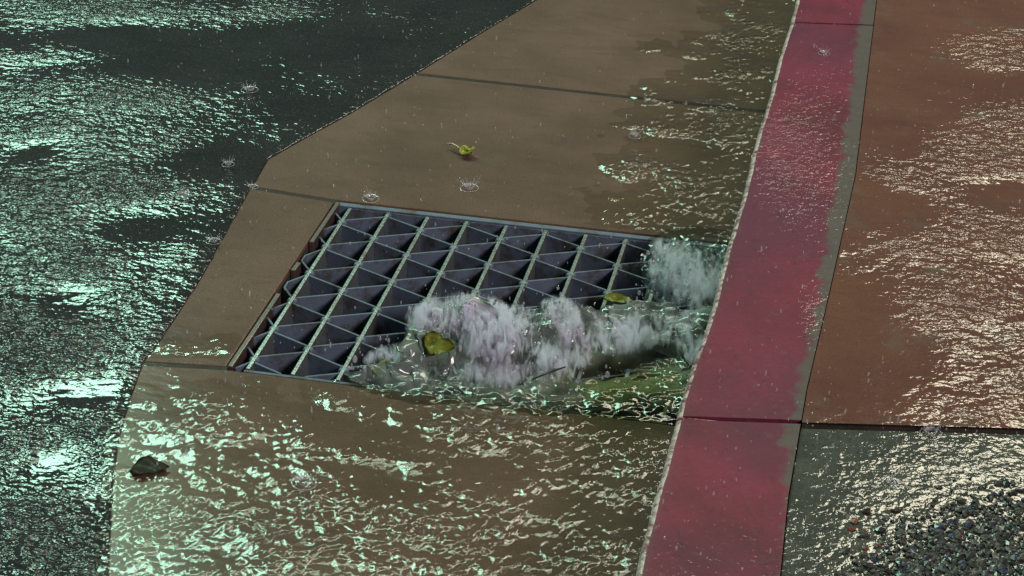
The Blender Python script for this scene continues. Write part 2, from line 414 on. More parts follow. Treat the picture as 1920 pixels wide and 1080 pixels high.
# where rain and running water ruffle the road (positions on the ground, written in photograph positions)
ROAD = [(50, 720, 120, 220, .3), (120, 15, 330, 30, .9), (40, 100, 150, 22, .7), (150, 180, 210, 30, .8), (90, 120, 300, 25, -.25), (200, 180, 110, 22, .5),
        (100, 265, 260, 40, 1.0), (120, 335, 240, 38, 1.2), (220, 350, 120, 20, .8), (60, 430, 190, 45, .7), (250, 430, 130, 35, -.6),
        (110, 560, 200, 80, 1.25), (40, 620, 160, 80, .8), (190, 620, 90, 50, .5), (140, 735, 90, 28, -.75), (30, 780, 100, 60, .5),
        (150, 815, 120, 40, .5), (70, 900, 220, 80, 1.0), (120, 1010, 200, 80, 1.0), (500, 20, 60, 15, .5), (360, 110, 90, 50, -.4), (400, 300, 90, 60, -.3), (350, 470, 40, 40, .35)]
strip_sheet('road', [p + Vector((.0075, 0, 0)) for p in resample(EDGE, .02)], (-1, 0), wd, 0.0, M['asphalt'], ROAD, .30, lo=.10, jit=.0011, lip=.0018, und=.0010)

# ------------------------------------------------------------------ setting: kerb
KI = ext([G(x, y, KH) for x, y in KI_PX], 14, 6)
KO_R = resample(KO, .02)
KP = [(-.004, -.05, -1), (-.002, .03, -1), (0, KH - .011, -.008), (.0009, KH - .0065, -.002), (.0032, KH - .0024, .003), (.0066, KH - .0006, .007), (.018, KH, .018)]
KRED = [(-3000, .0), (0, .125), (330, .122), (560, .118), (700, .112), (784, .112), (786, .104), (900, .116), (1000, .122), (1100, .120)]
KERBB = [(1450, 250, 60, 100, .5), (1500, 300, 100, 140, .7), (1540, 150, 60, 60, .35), (1520, 580, 30, 60, .5), (1400, 560, 60, 120, -.2)]
def kerb_block(pts):
    V, A, PE, RP = [], [], [], []; cols = len(KP) + 10
    for i, p in enumerate(pts):
        a, b = pts[max(0, i - 1)], pts[min(len(pts) - 1, i + 1)]
        q = at_y(KI, p.y); w = q.x - p.x
        wob = .0004 * math.sin(p.y * 60) + .0003 * math.sin(p.y * 143 + 1) + .0012 * math.sin(p.y * 17 + 2)
        prof = [(x + wob, z, s) for x, z, s in KP] + [(.018 + (w - .018) * k / 10, KH, .016 + (w - .02) * k / 10) for k in range(1, 11)]
        pxx, pyy = PX(p.x, p.y, KH)
        if p.y < .6: pyy = 1100
        pe = .12 - .004 * (pyy / 540 - 1)
        for x, z, s in prof:
            V.append((p.x + x, p.y, z)); A.append(s); PE.append(np.interp(pyy, [-500, 0, 330, 560, 700, 784, 786, 900, 1000, 1100], [w - .004 - .03] * 1 + [w - .034, w - .035, w - .022, w - .022, w - .018, w - .03, w - .012, w - .008, w - .01]))
            px2, py2 = PX(p.x + x, p.y, z)
            RP.append(float(blobs(np.array([px2]), np.array([py2]), KERBB, .12)[0]) if p.y > .6 else .15)
    n = len(pts); f = grid_faces(n, cols)
    f.append(tuple(range(cols))); f.append(tuple((n - 1) * cols + k for k in range(cols))[::-1])
    bm = bmesh.new()
    o = mesh('kerb', V, f, M['kerb'], None, True, {'across': A, 'paint_edge': PE, 'ripple': np.clip(RP, .05, 1.4)})
    bm.from_mesh(o.data); bmesh.ops.recalc_face_normals(bm, faces=bm.faces); bm.to_mesh(o.data); bm.free()
    if o.data.polygons[cols // 2 + 2].normal.z < 0: o.data.flip_normals()
    sh = o.data.attributes.new('sharp_edge', 'BOOLEAN', 'EDGE'); last = (n - 1) * cols
    for e in o.data.edges:
        a, b = e.vertices
        if (a < cols and b < cols) or (a >= last and b >= last): sh.data[e.index].value = True
    return tag(o, kind='structure')
ykj1, ykj2 = G(1485, 42, KH).y, G(1265, 783, KH).y
g = .0028
def cut(pts, y0, y1):
    mid = [p for p in pts if y1 + .004 < p.y < y0 - .004]
    return [at_y(KO, y0)] + mid + [at_y(KO, y1)]
kerb_block(cut(KO_R, KO[0].y - .01, ykj1 + g)); kerb_block(cut(KO_R, ykj1 - g, ykj2 + g * 1.6)); kerb_block(cut(KO_R, ykj2 - g * 1.6, KO[-1].y + .01))

# ------------------------------------------------------------------ setting: pavement behind the kerb
jp0, jp1 = G(1520, 797, KH), G(1920, 808, KH); jd = (jp1 - jp0).normalized()
KI_R = resample(KI, .02)
ws = list(np.arange(0, 1.2, .02)) + [1.25, 1.4, 1.7, 2.3, 3.5, 6, 12, 40]
yj = at_y(KI, jp0.y).y
up = [at_y(KI, KI[0].y - .02)] + [p for p in KI_R if yj + .01 < p.y < KI[0].y - .03] + [at_y(KI, yj + .004)]
dn = [at_y(KI, yj - .003)] + [p for p in KI_R if p.y < yj - .012]
TILE = [(1880, 110, 120, 60, .9), (1900, 280, 130, 110, 1.2), (1760, 330, 110, 70, .8), (1700, 400, 120, 90, .55), (1850, 460, 140, 90, .55), (1640, 440, 70, 60, .4),
        (1820, 620, 120, 110, .7), (1740, 570, 60, 60, .45), (1880, 740, 140, 50, .65), (1720, 150, 80, 70, -.15), (1610, 660, 70, 110, -.2), (1780, 25, 180, 30, -.3)]
strip_sheet('pavement', [p + Vector((.0015, 0, 0)) for p in up], (jd.x, jd.y), ws, KH + .001, M['tile'], TILE, .26, lo=.12, wob=.7)
AGG = [(1700, 880, 160, 60, .28), (1850, 1000, 250, 100, .45), (1540, 960, 60, 90, .2)]
strip_sheet('pavement', [p + Vector((.0015, 0, 0)) for p in dn], (jd.x, jd.y), ws, KH - .004, M['aggregate'], AGG, .2, lo=.08)
mesh_bed = mesh('pavement_bed', [(KI[0].x - 1, KI[0].y, KH - .010), (60, KI[0].y, KH - .010), (60, KI[-1].y, KH - .010), (KI[-1].x + .01, KI[-1].y, KH - .010), (at_y(KI, yj).x + .002, yj, KH - .010)], [(0, 1, 2, 3, 4)], M['soil'], None, False)
mesh_bed.data.vertices[0].co.x = KI[0].x + .002
tag(mesh_bed, kind='structure')

# loose wet gravel on the near right pavement
def gravel():
    V, Fc = [], []
    ico = bmesh.new(); bmesh.ops.create_icosphere(ico, subdivisions=1, radius=1)
    iv = np.array([v.co[:] for v in ico.verts]); ifc = [[v.index for v in f.verts] for f in ico.faces]; ico.free()
    r = np.random.default_rng(5); n = 0
    for _ in range(11000):
        px, py = r.uniform(1480, 2000), r.uniform(860, 1160)
        pr = sm(915, 1080, py + (px - 1750) * .20 + r.normal(0, 25)) * sm(1560, 1800, px + (py - 1000) * .3)
        if r.uniform() > pr * .85: continue
        p = G(px, py, KH - .003); s = float(np.clip(r.lognormal(math.log(.0026), .45), .0010, .0058))
        sc = np.array([r.uniform(.8, 1.4), r.uniform(.7, 1.1), r.uniform(.45, .75)]) * s
        a = r.uniform(0, 6.28); v = (iv + r.normal(0, .17, iv.shape)) * sc
        v = np.stack([v[:, 0] * math.cos(a) - v[:, 1] * math.sin(a), v[:, 0] * math.sin(a) + v[:, 1] * math.cos(a), v[:, 2]], 1) + np.array([p.x, p.y, p.z + sc[2] * .05])
        b = len(V); V.extend(v.tolist()); Fc.extend([[k + b for k in q] for q in ifc]); n += 1
    print('pebbles', n)
    o = mesh('gravel', V, Fc, M['pebble'], None, False)
    tag(o, 'dark wet gravel scattered over the near right pavement', 'gravel', None, 'stuff')
gravel()

# ------------------------------------------------------------------ the grate
ctr = UV((U0 + U1) / 2, (V0 + V1) / 2, -.06)
grate = tag(empty('storm_drain_grate', ctr), 'steel storm drain grate with straight bars and zigzag strips, half under rushing water', 'drain grate')
def local(bm):
    for v in bm.verts: v.co -= ctr
    return bm
ZT = -.004
for u in range(1, 11):
    bm = bmesh.new(); a, b = UV(u, V0 + .14), UV(u, V1 - .10)
    box_between(bm, a, b, .0030, ZT - .062, ZT + .001)
    bm_obj('bearing_bar', local(bm), M['bar'], grate, False, .0008)
def zig(u_left, u_right, first_left_half):
    """crimped strip between two bars: short flats riveted to the bars, slanting webs between"""
    pts = []; v = -1.5
    el, er = u_left + .055, u_right - .055
    while v <= 5.5:
        whole = abs(v - round(v)) < .01
        on_left = whole == first_left_half
        uu = el if on_left else er
        pts += [(uu, v - .10), (uu, v + .10)]; v += .5
    return pts
def clip_v(pts, lo, hi):
    out = []
    for (u0, v0), (u1, v1) in zip(pts, pts[1:]):
        if v1 <= lo or v0 >= hi: continue
        a = max(0, (lo - v0) / (v1 - v0)); b = min(1, (hi - v0) / (v1 - v0))
        out.append(((u0 + (u1 - u0) * a, v0 + (v1 - v0) * a), (u0 + (u1 - u0) * b, v0 + (v1 - v0) * b)))
    return out
def ribbon(bm, segs, half, z0, z1):
    pts = [UV(*segs[0][0])] + [UV(*s[1]) for s in segs]
    L, Rr = [], []
    for i, p in enumerate(pts):
        a, b = pts[max(0, i - 1)], pts[min(len(pts) - 1, i + 1)]
        d = (b - a).normalized(); n = Vector((-d.y, d.x, 0)) * half
        L.append(p + n); Rr.append(p - n)
    rows = []
    for l, r in zip(L, Rr): rows.append([bm.verts.new((q.x, q.y, z)) for q, z in ((l, z0), (l, z1), (r, z1), (r, z0))])
    for a, b in zip(rows, rows[1:]):
        for k in range(4): bm.faces.new((a[k], a[(k + 1) % 4], b[(k + 1) % 4], b[k]))
    bm.faces.new(rows[0]); bm.faces.new(rows[-1][::-1])
rv = bmesh.new(); bmesh.ops.create_icosphere(rv, subdivisions=2, radius=1, matrix=Matrix.Diagonal((.0052, .0085, .0075, 1)))
RIV = bpy.data.meshes.new('rivet'); rv.to_mesh(RIV); rv.free(); RIV.materials.append(M['strip']); RIV.polygons.foreach_set('use_smooth', [True] * len(RIV.polygons))
for k in range(0, 10):
    bm = bmesh.new()
    left_whole = (k % 2 == 0)
    pts = zig(k, k + 1, left_whole)
    if k == 0: pts = [(u if u > .6 else .64, v) for u, v in pts]
    ribbon(bm, clip_v(pts, V0 + .16, V1 - .12), .0018, ZT - .050, ZT - .0015)
    # rivet heads beside each flat
    st = bm_obj('crimped_strip', local(bm), M['strip'], grate, False, .0006)
    for u, v in [(p[0], (p[1] + q[1]) / 2) for p, q in zip(pts[::2], pts[1::2])]:
        if V0 + .3 < v < V1 - .3 and .9 < u:
            p = UV(u, v, ZT - .006)
            ro = bpy.data.objects.new('rivet', RIV); COL.objects.link(ro); ro.parent = st; ro.location = p - ctr
for v in (V0 + .10, V1 - .07):
    bm = bmesh.new(); box_between(bm, UV(.93, v), UV(10.1, v), .003, ZT - .062, ZT - .001)
    bm_obj('end_plate', local(bm), M['strip'], grate, False, .0008)

frame = tag(empty('drain_frame', UV(U0, (V0 + V1) / 2, -.03)), 'rusty broken steel frame edging the left side and back of the drain opening', 'frame')
fo = frame.location.copy()
for a, b in ((V0 + .03, .52), (1.30, 1.62), (2.45, V1 - .03)):
    bm = bmesh.new(); box_between(bm, UV(U0 + .055, a), UV(U0 + .035, b), .0038, -.035, .0015)
    for vv in bm.verts: vv.co -= fo
    bm_obj('frame_rail', bm, M['rail'], frame, False, .0012)
bm = bmesh.new(); box_between(bm, UV(U0 + .02, V0 + .035), UV(U1 - .02, V0 + .035), .006, -.07, -.002)
for vv in bm.verts: vv.co -= fo
bm_obj('back_plate', bm, M['strip'], frame, False, .001)

# ------------------------------------------------------------------ running water
wv_a = Waves(60, .018, .075, 21, R(52), 1.0); wv_b = Waves(40, .05, .20, 22)
def flow_sheet():
    step = .0055
    x = np.arange(-.62, .62, step); y = np.arange(1.45, 4.2, step); XX, YY = np.meshgrid(x, y)
    px, py = PX(XX, YY, 0.0)
    low = w_low(XX, YY) * 10 + wv_b(XX, YY) * 9 + wv_a(XX, YY) * 5
    near = sm(-20, 110, py - (712 - (px - 250) * .012) + low)                                   # the flow that comes from the near side
    near = near * sm(0, 45, px - np.interp(py, [600, 680, 750, 820, 890, 1085], [262, 262, 236, 216, 205, 194]) + 45)
    near = np.maximum(near, .55 * sm(0, 45, py - 615 + low) * sm(0, 50, px - 255) * sm(0, 40, 470 - px) * sm(0, 12, 676 - py))
    kx = np.interp(py, [0, 235, 440, 600], [1492, 1425, 1370, 1325])
    chan = sm(-20, 130, px - (kx - np.interp(py, [0, 150, 300, 450, 500], [185, 250, 300, 270, 210])) + low * 2.2) * sm(760, 640, py)
    dep = np.maximum(near, chan)
    z = -.0005 + .0036 * dep + dep * (.00030 * wv_a(XX, YY) + .0005 * wv_b(XX, YY))
    # strength of the ruffles
    calm = blobs(px, py, [(1160, 745, 140, 35, -.6), (640, 745, 130, 45, -.6), (600, 830, 90, 70, -.35), (900, 880, 160, 60, -.2), (300, 870, 60, 25, -.45), (700, 800, 120, 40, -.1), (420, 790, 200, 90, .35), (380, 960, 260, 90, .25)], .95)
    rip = np.clip(calm * dep * (1 + .28 * w_low(XX * 1.6, YY * 1.2) + .18 * wv_b(XX, YY)), .02, 1.6)
    rip = np.where(chan > near, rip * 1.7, rip)
    deep = np.clip(blobs(px, py, [(1180, 760, 150, 60, .75)], 0.05) + .12 * chan, 0, 1)
    foam = np.clip(blobs(px, py, [(690, 735, 60, 22, .30), (900, 745, 150, 22, .32), (1240, 470, 80, 30, .34)], 0.05) , 0, 1)
    # where the opening is, the churning water takes over
    inv = np.linalg.inv(np.array([[E_U.x, E_V.x], [E_U.y, E_V.y]]))
    uu = inv[0, 0] * (XX - E_O.x) + inv[0, 1] * (YY - E_O.y); vv = inv[1, 0] * (XX - E_O.x) + inv[1, 1] * (YY - E_O.y)
    hole = (uu > U0 - .05) & (uu < U1 + .02) & (vv > V0 - .1) & (vv < V1 - .06)
    kf = np.interp(YY, [p.y for p in KO[::-1]], [p.x for p in KO[::-1]])
    ok = (dep > .02) & ~hole & (XX < kf + .012)
    keep = ok[:-1, :-1] & ok[1:, :-1] & ok[:-1, 1:] & ok[1:, 1:]
    nr, nc = XX.shape
    idx = -np.ones(nr * nc, int); fc = np.array(grid_faces(nr, nc, keep)); used = np.unique(fc); idx[used] = np.arange(len(used))
    V = np.stack([XX, YY, z], -1).reshape(-1, 3)[used]
    o = mesh('water', V, idx[fc].tolist(), M['flow'], None, True, {k: a.ravel()[used] for k, a in (('ripple', rip), ('deep', deep), ('foam', foam))})
    tag(o, kind='structure')
flow_sheet()

def sheet_coords(X, Y, Z):
    """metres across and along a sheet of water"""
    d = np.sqrt(np.diff(X, axis=1) ** 2 + np.diff(Y, axis=1) ** 2 + np.diff(Z, axis=1) ** 2); al = np.concatenate([np.zeros((len(X), 1)), np.cumsum(d, 1)], 1)
    return (X[:, :1] + 0 * X).ravel(), al.ravel()
FROTH_V, FROTH_F = [], []
def froth(X, Y, Z, FM, n, seed, size):
    """bubbles and torn drops of white water, thickest where the foam is"""
    r = np.random.default_rng(seed); w = (np.clip(FM - .28, 0, 1) ** 1.6).ravel(); w = w / w.sum()
    pick = r.choice(len(w), n, p=w); x, y, z, f = X.ravel(), Y.ravel(), Z.ravel(), FM.ravel()
    for k in pick:
        s = float(np.clip(r.lognormal(math.log(.0013), .55), .0005, .0045)) * size
        up = r.exponential(.0035) - .001 * min(1.6, .3 + f[k]); d = r.normal(0, .004, 2)
        a, e = r.normal(R(70), .4), r.uniform(.8, 1.8)
        st = np.array([[math.cos(a), -math.sin(a), 0], [math.sin(a), math.cos(a), 0], [0, 0, 1]]) @ np.diag([1, .8, 1]) @ np.diag([e ** .5, 1, e ** .8])
        b = len(FROTH_V); FROTH_V.extend(((IV * s) @ st.T + np.array([x[k] + d[0], y[k] + d[1], z[k] + up])).tolist()); FROTH_F.extend([[q + b for q in fc] for fc in IF])
_ico = bmesh.new(); bmesh.ops.create_icosphere(_ico, subdivisions=1, radius=1)
IV = np.array([v.co[:] for v in _ico.verts]); IF = [[v.index for v in f.verts] for f in _ico.faces]; _ico.free()
w1 = Waves(70, .010, .05, 31, None, math.pi, .9); w2 = Waves(30, .03, .12, 32); w4 = Waves(40, .016, .03, 35, R(8), .45); w3 = Waves(50, .012, .04, 33, R(10), .5)
CREST = [(655, 700, .004), (690, 690, .010), (725, 668, .018), (765, 645, .026), (795, 600, .042), (830, 575, .050), (860, 560, .060), (895, 578, .050), (940, 592, .042), (985, 592, .040), (1030, 575, .050), (1075, 570, .050), (1115, 580, .036), (1160, 578, .030), (1210, 572, .028), (1260, 578, .022), (1345, 580, .020)]
def churn():
    nx, ns = 300, 150
    pxs = np.linspace(655, 1350, nx); s = np.linspace(0, 1, ns)
    cy = np.interp(pxs, [c[0] for c in CREST], [c[1] for c in CREST]); ch = np.interp(pxs, [c[0] for c in CREST], [c[2] for c in CREST])
    y0 = np.interp(pxs, [655, 700, 780, 900, 1050, 1350], [722, 742, 765, 778, 790, 800])
    P0 = np.array([list(G(x, y))[:2] for x, y in zip(pxs, y0)])
    P1 = np.array([list(G(x, c, h))[:2] for x, c, h in zip(pxs, cy, ch)])          # under the crest
    X = np.zeros((nx, ns)); Yy = np.zeros((nx, ns)); Z = np.zeros((nx, ns)); FM = np.zeros((nx, ns)); DP = np.zeros((nx, ns)); RP = np.zeros((nx, ns))
    for i in range(nx):
        d = P1[i] - P0[i]; L = np.linalg.norm(d); d = d / L
        q = s * (L + .035)                                                          # runs 35 mm past the crest
        X[i] = P0[i, 0] + d[0] * q; Yy[i] = P0[i, 1] + d[1] * q
        k = q / L
        base = .0055 - .0068 * (1 - sm(0, .22, k))
        hump = ch[i] * sm(.48, .97, k) - .012 * np.exp(-((k - .50) / .13) ** 2) * sm(900, 1050, pxs[i]) * sm(1330, 1200, pxs[i])
        fall = -(ch[i] + .055) * sm(L - .002, L + .035, q) ** 1.0
        Z[i] = base + hump + fall
    PXX, PYY = PX(X, Yy, Z)
    amp = sm(.04, .70, s)[None, :] * (.55 + .45 * sm(1080, 960, pxs))[:, None]
    edge = sm(0, .10, s)[None, :]
    Z += edge * (.0012 * w1(X, Yy) + amp * (.0010 * w1(X, Yy) + .0064 * w2(X, Yy) + .0014 * w4(X, Yy)))
    sh = amp * .006 * w3(X, Yy); X += sh; Yy += amp * .006 * w2(Yy * 1.3 + 3, X * 1.3)
    FM = blobs(PXX, PYY, [(855, 590, 70, 36, .85), (905, 625, 55, 45, .75), (960, 610, 45, 30, .6), (1045, 600, 34, 34, .75), (1060, 650, 20, 45, .6), (810, 585, 30, 26, .45),
                          (1170, 625, 60, 22, .55), (1115, 600, 30, 22, .35), (1270, 590, 60, 25, .45), (1290, 640, 30, 25, .35), (990, 690, 55, 28, .55), (930, 640, 60, 25, .35), (760, 670, 45, 22, .40), (700, 680, 30, 18, .35), (1020, 715, 30, 15, .4), (860, 700, 80, 22, .18), (1220, 560, 90, 20, .25), (1000, 625, 260, 40, .08), (1150, 600, 60, 22, .2), (1300, 600, 45, 45, .40), (1225, 610, 60, 22, .2)], .22)
    FM *= .62
    FM -= blobs(PXX, PYY, [(1180, 690, 120, 32, .6), (1085, 612, 16, 24, .75), (1000, 582, 22, 16, .4), (985, 655, 25, 14, .3), (880, 680, 60, 14, .2), (905, 590, 10, 26, .25)], 0)
    DP = blobs(PXX, PYY, [(1180, 725, 150, 60, 1.1), (830, 650, 60, 30, .3), (900, 740, 120, 30, .25)], .10)
    RP = blobs(PXX, PYY, [(1180, 725, 160, 60, -.85)], .9)
    AC, AL = sheet_coords(X, Yy, Z); froth(X, Yy, Z, FM * np.clip(Z / .03, 0, 1), 900, 51, .55)
    V = np.stack([X, Yy, Z], -1).reshape(-1, 3)
    o = mesh('water', V, grid_faces(nx, ns), M['churn'], None, True, {'foam': np.clip(FM, 0, 1.2).ravel(), 'deep': np.clip(DP, 0, 1).ravel(), 'across': AC, 'along': AL, 'ripple': np.clip(RP, .1, 1.3).ravel(), 'body': (np.ones(nx)[:, None] * sm(.01, .34, s)[None, :] * np.clip(1.15 + .5 * w2(X, Yy), .3, 1.3)).ravel()})
    if o.data.polygons[2000].normal.z < 0: o.data.flip_normals()
    tag(o, kind='structure')
churn()
def fall_sheet():
    """the flow from the far side tumbling over the right end of the opening"""
    nx, ns = 130, 120
    pxs = np.linspace(1185, 1362, nx); s = np.linspace(0, 1, ns)
    X = np.zeros((nx, ns)); Yy = np.zeros((nx, ns)); Z = np.zeros((nx, ns))
    y0 = np.interp(pxs, [1185, 1215, 1250, 1300, 1362], [490, 446, 428, 420, 430])
    for i in range(nx):
        py = y0[i] + (612 - y0[i]) * s
        h = .006 + .014 * np.exp(-((s - .45) / .20) ** 2) * sm(1195, 1250, pxs[i]) - .075 * sm(.45, 1.0, s) * (.5 + .5 * sm(1345, 1230, pxs[i])) - .05 * sm(1225, 1190, pxs[i]) * sm(.1, .5, s)
        for k in range(ns):
            p = G(pxs[i], py[k], 0.0); X[i, k], Yy[i, k] = p.x, p.y
        Z[i] = h
    ws_ = Waves(50, .010, .035, 41, R(8), .35); e = sm(.02, .5, s)[None, :] * sm(1185, 1225, pxs)[:, None]
    Z += e * (.0055 * ws_(X, Yy) + .004 * w1(X, Yy)); Z -= .008 * (1 - sm(0, .05, s))[None, :]
    PXX, PYY = PX(X, Yy, Z)
    FM = sm(.1, .4, s)[None, :] * blobs(PXX, PYY, [(1290, 510, 30, 30, .55), (1240, 520, 20, 30, .35), (1305, 545, 15, 35, .4), (1260, 560, 50, 20, .3)], .40)
    AC, AL = sheet_coords(X, Yy, Z); froth(X, Yy, Z, FM, 260, 52, .5)
    V = np.stack([X, Yy, Z], -1).reshape(-1, 3)
    o = mesh('water', V, grid_faces(nx, ns), M['fall'], None, True, {'foam': np.clip(FM, 0, 1.1).ravel(), 'deep': np.full(nx * ns, .12), 'across': AC, 'along': AL, 'ripple': (np.ones(nx)[:, None] * (.35 + .65 * sm(0, .4, s))[None, :]).ravel(), 'body': (sm(.10, .62, s)[None, :] * sm(1185, 1245, pxs)[:, None] * np.clip(1 + .45 * w2(X, Yy), .2, 1.2)).ravel()})
    if o.data.polygons[2000].normal.z < 0: o.data.flip_normals()
    tag(o, kind='structure')
fall_sheet()
tag(mesh('froth', FROTH_V, FROTH_F, M['froth'], None, True), 'lilac white bubbles over the near half of the grate', 'froth', None, 'stuff')

# white water: clouds of bubbles and fine drops standing over the grate
def mist_mat():
    t = NT('white water'); g_ = t.n('ShaderNodeNewGeometry'); mp = t.n('ShaderNodeMapping'); t.l(g_.outputs['Position'], mp.inputs['Vector'])
    mp.inputs['Rotation'].default_value = (R(25), R(14), 0); mp.inputs['Scale'].default_value = (1, .40, .34)
    n1 = t.noise(mp.outputs[0], 85, 6, .68, 1.4); n2 = t.noise(mp.outputs[0], 24, 3, .55, .5)
    ln = t.n('ShaderNodeVectorMath', operation='LENGTH'); t.l(t.tc.outputs['Object'], ln.inputs[0])
    shape = t.math('SUBTRACT', 1.0, ln.outputs['Value'])
    d = t.math('ADD', t.math('MULTIPLY', shape, .95), t.math('ADD', t.math('MULTIPLY', t.math('SUBTRACT', n1, .52), 4.2), t.math('MULTIPLY', t.math('SUBTRACT', n2, .55), 2.6)))
    d = t.math('MULTIPLY', d, t.math('MINIMUM', t.math('MULTIPLY', shape, 6.0), 1.0))
    d = t.math('MAXIMUM', t.math('MINIMUM', d, .9), 0.0)
    oi = t.n('ShaderNodeObjectInfo'); den = t.math('MULTIPLY', d, t.math('MULTIPLY', oi.outputs['Alpha'], 850.0))
    v = t.n('ShaderNodeVolumePrincipled'); v.inputs['Color'].default_value = (.90, .885, .985, 1); v.inputs['Anisotropy'].default_value = .2
    t.l(den, v.inputs['Density']); t.l(v.outputs[0], t.out.inputs['Volume']); return t.m
M['mist'] = mist_mat()
_b = bmesh.new(); bmesh.ops.create_icosphere(_b, subdivisions=3, radius=1); MIST = bpy.data.meshes.new('foam'); _b.to_mesh(MIST); _b.free(); MIST.materials.append(M['mist'])
for px, py, z, rx, ry_, rz_, rot, den, lab in (
        (862, 600, .040, .078, .052, .040, 10, .30, 'largest lilac white burst of foam at the left of the churning water'),
        (925, 628, .032, .062, .060, .036, -10, .26, 'foam tumbling down in front of the largest white burst'),
        (968, 608, .030, .040, .034, .030, 0, .22, 'small foam burst between the largest burst and the white column'),
        (1050, 610, .034, .034, .050, .044, 15, .30, 'narrow white column of foam in the middle of the inlet'),
        (1045, 665, .022, .050, .050, .024, 30, .18, 'foam streak running towards the twig'),
        (1180, 622, .024, .090, .050, .018, 20, .20, 'silvery white streaked foam sheet near the kerb'),
        (1288, 640, .018, .034, .060, .016, 20, .20, 'foam lying against the foot of the red kerb'),
        (1290, 515, .016, .060, .105, .030, 20, .12, 'pale white splash at the far right end of the grate by the kerb'),
        (750, 668, .014, .052, .030, .014, 20, .16, 'thin foam at the left end of the churning water'),
        (940, 700, .014, .110, .036, .012, 0, .11, 'thin grey green froth along the near lip of the drain')):
    o = bpy.data.objects.new('foam', MIST); COL.objects.link(o); o.location = G(px, py, z) if z > .03 else G(px, py, z); o.scale = (rx * 1.1, ry_ * 1.15, rz_ * 1.0); o.rotation_euler.z = R(rot); o.color = (1, 1, 1, den)
    tag(o, lab, 'foam', 'bursts of white foam at the drain', 'stuff')

# spray thrown up by the churning water: small drops, uncountable
def ball(V, Fc, p, r, iv, ifc, st=(1, 1, 1)):
    b = len(V); V.extend((iv * r * np.array(st) + np.array(p)).tolist()); Fc.extend([[k + b for k in q] for q in ifc])
_ico = bmesh.new(); bmesh.ops.create_icosphere(_ico, subdivisions=2, radius=1)
IV = np.array([v.co[:] for v in _ico.verts]); IF = [[v.index for v in f.verts] for f in _ico.faces]; _ico.free()
def spray():
    V, Fc = [], []; r = np.random.default_rng(9)
    for cx, cy, h, sx, sy, n in ((860, 590, .055, 40, 22, 90), (930, 600, .045, 60, 18, 70), (1045, 590, .05, 34, 20, 70), (740, 660, .02, 50, 16, 45), (1180, 590, .03, 60, 14, 50), (1270, 520, .03, 40, 26, 90), (700, 690, .012, 30, 12, 30), (980, 690, .03, 70, 22, 60)):
        for _ in range(n):
            hh = max(.008, h + r.normal(0, .010)); p = G(cx + r.normal(0, sx), cy + r.normal(0, sy), hh)
            rad = float(np.clip(r.lognormal(math.log(.0013), .5), .0006, .004)); ball(V, Fc, p, rad, IV, IF, (1, 1, r.uniform(1, 2.2)))
    tag(mesh('spray', V, Fc, M['drop'], None, True), 'white spray drops above the churning water at the drain', 'spray', None, 'stuff')
spray()

def spatter():
    """tiny drops thrown up by the rain everywhere"""
    V, Fc = [], []; r = np.random.default_rng(19)
    for _ in range(1700):
        px, py = r.uniform(-20, 1940), r.uniform(-20, 1100)
        on_kerb = px > np.interp(py, [0, 440, 783, 1085], [1500, 1380, 1277, 1200])
        p = G(px, py, (KH if on_kerb else 0) + abs(r.normal(0, .008)) + .004)
        rad = float(np.clip(r.lognormal(math.log(.0008), .4), .0004, .0018)); k = r.uniform()
        ball(V, Fc, p, rad, IV, IF, (1, 1, r.uniform(1, 2.5) if k < .8 else r.uniform(2.5, 4)))
    tag(mesh('rain_spatter', V, Fc, M['drop'], None, True), 'tiny rain drops spattering over road, kerb and pavement', 'rain drops', None, 'stuff')
spatter()

